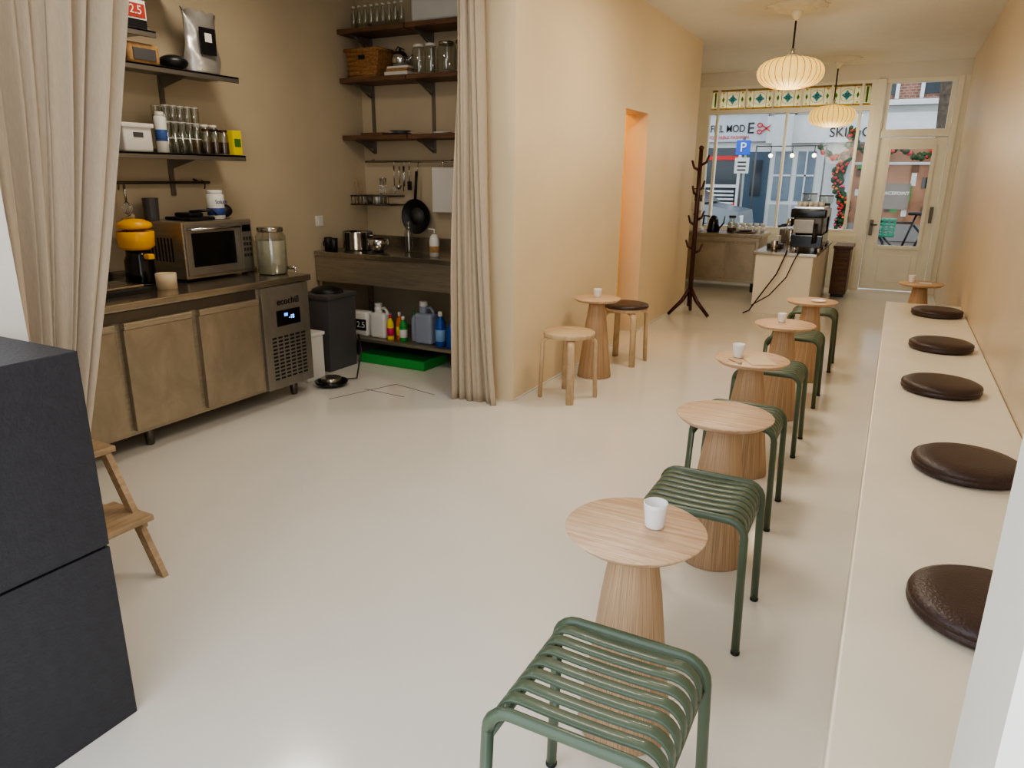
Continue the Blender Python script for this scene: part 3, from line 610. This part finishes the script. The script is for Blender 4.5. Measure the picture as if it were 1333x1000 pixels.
B('tamping_tray').box(-1.82,-1.6,9.66,9.9,.747,.765,walnut,.004).lathe(-1.72,9.78,[(.07,.77),(.1,.785),(.095,.787),(.001,.775)],greyp,24).done()
a=B('stack_of_cups')
for i in range(6):
    for j_ in range(2): a.lathe(-1.98+i*.085,10.1,[(.025,.747+j_*.055),(.036,.80+j_*.055),(.033,.80+j_*.055),(.001,.755+j_*.055)],cerm,14)
a.done()
B('bar_tools').cyl(-1.15,8.4,zb,zb+.1,.035,chrome).box(-1.26,-1.1,8.6,8.8,zb,zb+.05,black,.01).cyl(-1.2,8.95,zb,zb+.12,.04,white).cyl(-1.1,9.3,zb,zb+.18,.04,chrome).box(-1.26,-1.06,9.5,9.8,zb,zb+.16,darkst,.01).done()
a=B('wooden_display_cabinet').box(-.64,-.42,9.75,10.3,.60,.64,brownw,.006).box(-.63,-.44,9.78,10.27,.04,.6,brownw,.004).box(-.61,-.46,9.765,9.785,.30,.56,walnut,.004).box(-.61,-.46,9.765,9.785,.07,.27,walnut,.004).box(-.61,-.46,9.80,10.25,0,.05,black)
a.done()
# ------------------------------------------------------------------ pendants
wire=M('shade_rib',(196,146,76),.6)
def pendant(x,y,z,R=.27,h=.25):
    a=B('pendant_lamp'); prof=[]
    for i in range(15):
        t=math.radians(-78+156*i/14); prof.append((R*math.cos(t)**.62,z+h/2*math.sin(t)))
    a.lathe(x,y,prof,shade,168,True,ribs=28,ra=.022)
    for k_ in range(28):
        an=2*math.pi*(k_+.5)/28
        a.tube([(x+(r*.99+.0)*math.cos(an),y+r*.99*math.sin(an),zz) for r,zz in prof],.0028,wire,5)
    a.cyl(x,y,z+h/2-.01,z+h/2+.02,.05,frame).cyl(x,y,z+h/2+.02,z+h/2+.07,.018,chrome)
    a.tube([(x,y,z+h/2+.05),(x,y,CE-.05)],.008,cord,8)
    a.lathe(x,y,[(.012,CE-.11),(.045,CE-.06),(.05,CE-.025)],frame,24)
    a.done()
    c=B('ceiling_rosette'); c.lathe(x,y,[(.05,CE-.035),(.09,CE-.03),(.1,CE-.02),(.15,CE-.018),(.16,CE-.03),(.185,CE-.03),(.2,CE-.012),(.24,CE-.01),(.25,CE)],ceilm,96,True,ribs=12,ra=.05); c.done()
    l=bpy.data.lights.new('pendant_bulb','POINT'); l.energy=12; l.color=(1,.87,.66); l.shadow_soft_size=.2
    o=bpy.data.objects.new('pendant_bulb',l); o.location=(x,y,z-h/2-.22); COL.objects.link(o)
pendant(-.98,6.97,2.30); pendant(-.87,10.05,2.17)
# ------------------------------------------------------------------ store room props
a=B('store_rack').box(-2.9,-2.4,5.9,7.15,.84,.87,brownw).box(-2.9,-2.4,5.9,7.15,0.3,.33,brownw)
for x in (-2.88,-2.42):
    for y in (5.95,7.1): a.box(x-.02,x+.02,y-.02,y+.02,0,.84,brownw)
a.done()
B('storage_basket').box(-2.8,-2.45,6.2,6.6,.871,.98,brownw,.02).done()
B('towel_stack').box(-2.8,-2.45,6.65,6.95,.871,1.15,white,.03).done()
# ------------------------------------------------------------------ street
paveM=M('street_brick',(104,94,88),.8,noise=.2,nscale=8); asph=M('asphalt',(84,84,88),.8,noise=.1)
B('pavement').box(-14,9,10.95,13.6,-.15,-.02,paveM).done()
B('street_ground').box(-14,9,13.6,17.6,-.2,-.08,asph).box(-14,9,17.6,20,-.2,-.02,paveM).done()
brick=bpy.data.materials.new('brick_facade'); brick.use_nodes=True; nt=brick.node_tree; b=nt.nodes['Principled BSDF']; bt=nt.nodes.new('ShaderNodeTexBrick'); tc=nt.nodes.new('ShaderNodeTexCoord'); mp=nt.nodes.new('ShaderNodeMapping'); mp.inputs['Rotation'].default_value=(math.pi/2,0,0)
bt.inputs['Color1'].default_value=(*lin((112,70,56)),1); bt.inputs['Color2'].default_value=(*lin((134,88,70)),1); bt.inputs['Mortar'].default_value=(*lin((150,140,128)),1); bt.inputs['Scale'].default_value=4
nt.links.new(tc.outputs['Object'],mp.inputs[0]); nt.links.new(mp.outputs[0],bt.inputs[0]); nt.links.new(bt.outputs[0],b.inputs['Base Color'])
stucco=M('white_stucco',(194,196,196),.6); dglass=M('dark_shop_glass',(46,54,62),.2); ink=M('dark_lettering',(26,24,26),.5); bluegrey=M('blue_grey_door',(52,72,88),.4); warmwin=M('shop_interior_glass',(112,84,66),.3,noise=.55,nscale=2.5,emit=(200,130,80),es=.18)
papd=M('sign_pale',(190,190,184),.6)
FY=20
f=B('street_building_facade')
f.box(-12,8,FY,FY+.5,3.2,7,brick).box(-12,8,FY,FY+.5,-.1,3.2,stucco)
f.box(-12,-3.2,FY-.15,FY,2.35,3.15,M('fascia_grey',(168,174,180),.5)).box(-3.2,8,FY-.15,FY,2.3,2.95,stucco).box(-12,8,FY-.3,FY,3.1,3.22,stucco)
f.text('FIEL MOD',(-4.18,FY-.17,2.66),.25,ink,sx=.82).text('E',(-3.60,FY-.17,2.66),.38,ink).text('AFFORDABLE FASHION',(-4.2,FY-.17,2.45),.11,red)
yy=FY-.18
for sz in (-1,1):
    f.tube([(-3.38+.055*math.cos(t_*math.pi/5),yy,2.66+sz*.08+.05*math.sin(t_*math.pi/5)) for t_ in range(10)],.014,red,6,True)
    f.poly([(-3.33,yy,2.66+sz*.06),(-3.12,yy,2.66-sz*.09),(-3.13,yy,2.66-sz*.05),(-3.32,yy,2.66+sz*.09)],Vector((0,.01,0)),red)
f.text('SKIN CLA',(-1.1,FY-.17,2.52),.31,ink,sx=.95)
f.box(-6.5,-3.75,FY-.05,FY,.05,2.2,dglass).box(-6.5,-3.75,FY-.08,FY,1.2,1.28,stucco).box(-6.5,-3.75,FY-.08,FY,.72,.82,red).box(-6.5,-3.75,FY-.08,FY,1.9,2.0,red)
for x in (-5.6,-4.75,-3.85): f.box(x,x+.09,FY-.1,FY,.0,2.25,stucco)
for i in range(12): f.box(-4.7,-3.9,FY-.09,FY-.04,-.02+i*.1,.03+i*.1,stucco)
f.box(-3.66,-3.08,FY-.05,FY,0,2.1,bluegrey).box(-3.5,-3.24,FY-.07,FY,1.0,1.9,dglass)
pane=M('pane_blue',(96,112,128),.2)
for x in (-2.95,-2.4): f.box(x,x+.42,FY-.03,FY,.9,2.1,pane).box(x+.19,x+.23,FY-.05,FY,.9,2.1,stucco).box(x,x+.42,FY-.05,FY,1.5,1.54,stucco).box(x-.02,x+.44,FY-.05,FY,.0,.8,M('panel_pale',(140,148,150),.5))
f.box(-1.25,-1.15,FY-.1,FY,0,2.35,stucco).box(-1.15,1.9,FY-.04,FY,.35,2.25,warmwin).box(-1.15,1.9,FY-.08,FY,.0,.4,M('plinth_grey',(120,116,112),.5))
for x in (-.6,.55,1.6): f.box(x,x+.08,FY-.1,FY,.3,2.3,stucco)
f.box(-1.15,1.9,FY-.09,FY-.03,1.78,1.84,stucco)
for i in range(34): 
    x=-1.05+random.random()*2.6; z_=.5+random.random()*1.2; f.box(x,x+.1+random.random()*.15,FY-.07,FY-.04,z_,z_+.12+random.random()*.25,random.choice([papd,orangep,brownw,red,tan,greyp,brownw,papd,greenp,papd]))
f.box(-.35,.2,FY-.12,FY-.09,.75,1.35,M('board_grey',(120,110,100),.5)).text('ACEPOINT',(-.07,FY-.13,1.12),.11,papw)
for x in (-1.2,.15,1.0): f.box(x,x+.8,FY-.05,FY,3.35,4.6,dglass).box(x-.06,x+.02,FY-.1,FY,3.25,4.7,stucco).box(x+.78,x+.86,FY-.1,FY,3.25,4.7,stucco).box(x+.37,x+.43,FY-.1,FY,3.25,4.7,stucco)
f.done()
B('hanging_banner').box(-2.98,-2.52,19.4,19.43,2.1,2.95,M('banner_grey',(170,174,176),.6)).tube([(-2.98,19.4,2.97),(-2.5,19.7,2.97)],.02,greyp).done()
a=B('parking_sign').tube([(-3.5,18.6,-.02),(-3.5,18.6,2.4)],.03,greyp).box(-3.67,-3.33,18.55,18.57,1.98,2.32,M('sign_blue',(24,84,190),.4),.01).box(-3.67,-3.33,18.55,18.57,1.55,1.92,papd,.01).text('P',(-3.5,18.54,2.15),.3,papw); 
for i in range(3): a.box(-3.6,-3.4,18.54,18.55,1.62+i*.09,1.65+i*.09,ink)
a.done()
a=B('christmas_garland'); gl=M('garland_green',(36,66,34),.8,noise=.4,nscale=30)
for i in range(150):
    t=i/150; x=-1.28+.12*math.sin(t*9)+random.uniform(-.1,.1); z_=.3+2.3*t+random.uniform(-.05,.05)
    a.ico((x,FY-.42+random.uniform(-.06,.06),z_),random.uniform(.04,.09),gl,1)
for i in range(60):
    t=random.random(); a.ico((-1.28+.12*math.sin(t*9)+random.uniform(-.12,.12),FY-.52,.3+2.3*t),.035,random.choice([red,red,orangep,pink]),1)
for i in range(90):
    t=i/90; a.ico((-1.9+t*2.6,FY-.42+random.uniform(-.05,.05),2.2-.25*math.sin(math.pi*((t*3)%1))+random.uniform(-.04,.04)),random.uniform(.04,.08),gl if i%4 else red,1)
a.done()
a=B('festoon_lights')
lb=emis('bulb_glow',(255,240,200),5)
for x in (-2.95,-2.45,-1.95): a.ico((x,19.2,1.98),.05,lb,2).tube([(x,19.2,2.03),(x,19.2,2.2)],.01,black,5)
a.tube([(-3.3,19.2,2.2),(-1.7,19.2,2.2)],.012,black,5)
for x in (-3.3,-1.7): a.tube([(x,19.2,-.02),(x,19.2,2.22)],.02,greyp,8)
a.done()
# car
a=B('parked_car'); carp=M('car_paint_grey',(112,120,128),.25,.4)
pr=[(-6.9,.25),(-2.95,.25),(-2.8,.5),(-2.85,.78),(-3.6,.92),(-4.1,1.3),(-5.7,1.38),(-6.5,1.0),(-6.95,.9),(-7.0,.5)]
a.poly([(x,15.2,z) for x,z in pr],Vector((0,1.6,0)),carp)
a.poly([(x,15.18,z) for x,z in ((-3.75,.93),(-4.2,1.24),(-5.6,1.3),(-6.2,1.0))],Vector((0,1.64,0)),dglass).box(-4.95,-4.87,15.17,16.83,.9,1.32,carp)
a.poly([(-3.62,15.3,.93),(-4.08,15.3,1.27),(-4.06,15.3,1.3),(-3.55,15.3,.95)],Vector((0,1.4,0)),dglass)
for x in (-3.6,-6.1):
    for y in (15.2,16.65):
        rot=Matrix.Translation((x,y+.17,.24))@Matrix.Rotation(math.pi/2,4,'X'); a.lathe(0,0,[(.16,0),(.31,.0),(.32,.03),(.32,.17),(.3,.2),(.16,.2)],black,28,axis=rot); a.lathe(0,0,[(.18,-.01),(.18,.21)],chrome,16,axis=rot)
a.box(-2.86,-2.8,15.3,15.55,.55,.7,papw,.01).done()
# bicycle with crate
a=B('bicycle'); by=13.0
def wheel(x): 
    a.tube([(x+.33*math.cos(t_*math.pi/14),by,.33+.33*math.sin(t_*math.pi/14)) for t_ in range(28)],.02,black,8,True)
    for s_ in range(10): an=s_*math.pi/5; a.tube([(x,by,.33),(x+.32*math.cos(an),by,.33+.32*math.sin(an))],.003,chrome,4)
wheel(-.45); wheel(.62)
for p0,p1 in (((-.45,by,.33),(-.3,by,.95)),((-.35,by,.75),(.1,by,.3)),((-.35,by,.78),(.25,by,.78)),((.1,by,.3),(.27,by,.9)),((.1,by,.3),(.62,by,.33)),((.25,by,.75),(.62,by,.33))): a.tube([p0,p1],.016,black,8)
a.tube([(-.3,by-.28,1.0),(-.3,by-.1,1.0),(-.3,by+.1,1.0),(-.3,by+.28,1.0)],.013,black).box(.15,.4,by-.08,by+.08,.9,.95,black,.02)
teal=M('crate_teal',(20,120,90),.5)
for zz in (.60,.68,.76,.83): a.tube([(-.40,by-.36,zz),(0,by-.36,zz),(0,by-.04,zz),(-.40,by-.04,zz)],.016,teal,6,True)
for i in range(6): a.box(-.4+i*.075,-.37+i*.075,by-.37,by-.35,.58,.85,teal)
a.box(-.4,0,by-.36,by-.04,.57,.59,teal).done()
a=B('street_tree'); bark=M('bark',(78,68,58),.9,noise=.5,nscale=18,bump=1,bscale=18)
a.tube([(.68,14.3,-.1),(.64,14.3,1.2),(.54,14.3,2.6),(.44,14.3,4.2),(.5,14.3,6)],[.26,.21,.19,.18,.16],bark,14).tube([(.47,14.3,3.4),(.9,14.4,4.2),(1.6,14.6,5.2)],[.12,.1,.07],bark,10).done()
# ------------------------------------------------------------------ lights
w=bpy.data.worlds.new('World'); SC.world=w; w.use_nodes=True; nt=w.node_tree; bg=nt.nodes['Background']
tc=nt.nodes.new('ShaderNodeTexCoord'); sp=nt.nodes.new('ShaderNodeSeparateXYZ'); r=nt.nodes.new('ShaderNodeValToRGB')
nt.links.new(tc.outputs['Generated'],sp.inputs[0]); nt.links.new(sp.outputs['Z'],r.inputs[0]); r.color_ramp.elements[0].color=(.84,.87,.90,1); r.color_ramp.elements[1].color=(.76,.85,1,1)
nt.links.new(r.outputs[0],bg.inputs[0]); bg.inputs[1].default_value=2.7
def area(n,loc,rot,sx,sy,e,col):
    l=bpy.data.lights.new(n,'AREA'); l.shape='RECTANGLE'; l.size=sx; l.size_y=sy; l.energy=e; l.color=col
    o=bpy.data.objects.new(n,l); o.location=loc; o.rotation_euler=rot; COL.objects.link(o)
area('corridor_fill',(-1.2,3.0,CE-.02),(0,0,0),.5,.5,20,(1,.92,.82))  # added warm fill below the ceiling, out of view; no fixture here
area('corridor_fill',(-1.0,4.9,CE-.02),(0,0,0),.4,.4,23,(1,.87,.68))  # second added fill, brightens the middle of the room
area('kitchen_fill',(-3.2,2.9,CE-.02),(0,0,0),.4,.4,12,(1,.91,.78))  # added fill to lift the kitchen, stands for no lamp
l=bpy.data.lights.new('store_room_bulb','POINT'); l.energy=22; l.color=(1,.56,.12); l.shadow_soft_size=.1
o=bpy.data.objects.new('store_room_bulb',l); o.location=(-2.8,6.2,2.3); COL.objects.link(o)
try: SC.view_settings.look='AgX - Medium High Contrast'
except Exception: pass
# ------------------------------------------------------------------ camera
fpx=924.
Yd=Vector((508,265,-fpx)).normalized(); Zd=Vector((27,3170,fpx)).normalized(); Xd=Yd.cross(Zd).normalized(); Zd=Xd.cross(Yd).normalized()
cam=bpy.data.cameras.new('camera'); cam.sensor_width=36; cam.lens=fpx/1333*36; cam.clip_start=.02
co=bpy.data.objects.new('camera',cam); COL.objects.link(co)
R=Matrix((Xd,Yd,Zd)); co.matrix_world=Matrix.Translation((0,0,1.42))@R.to_4x4()
SC.camera=co
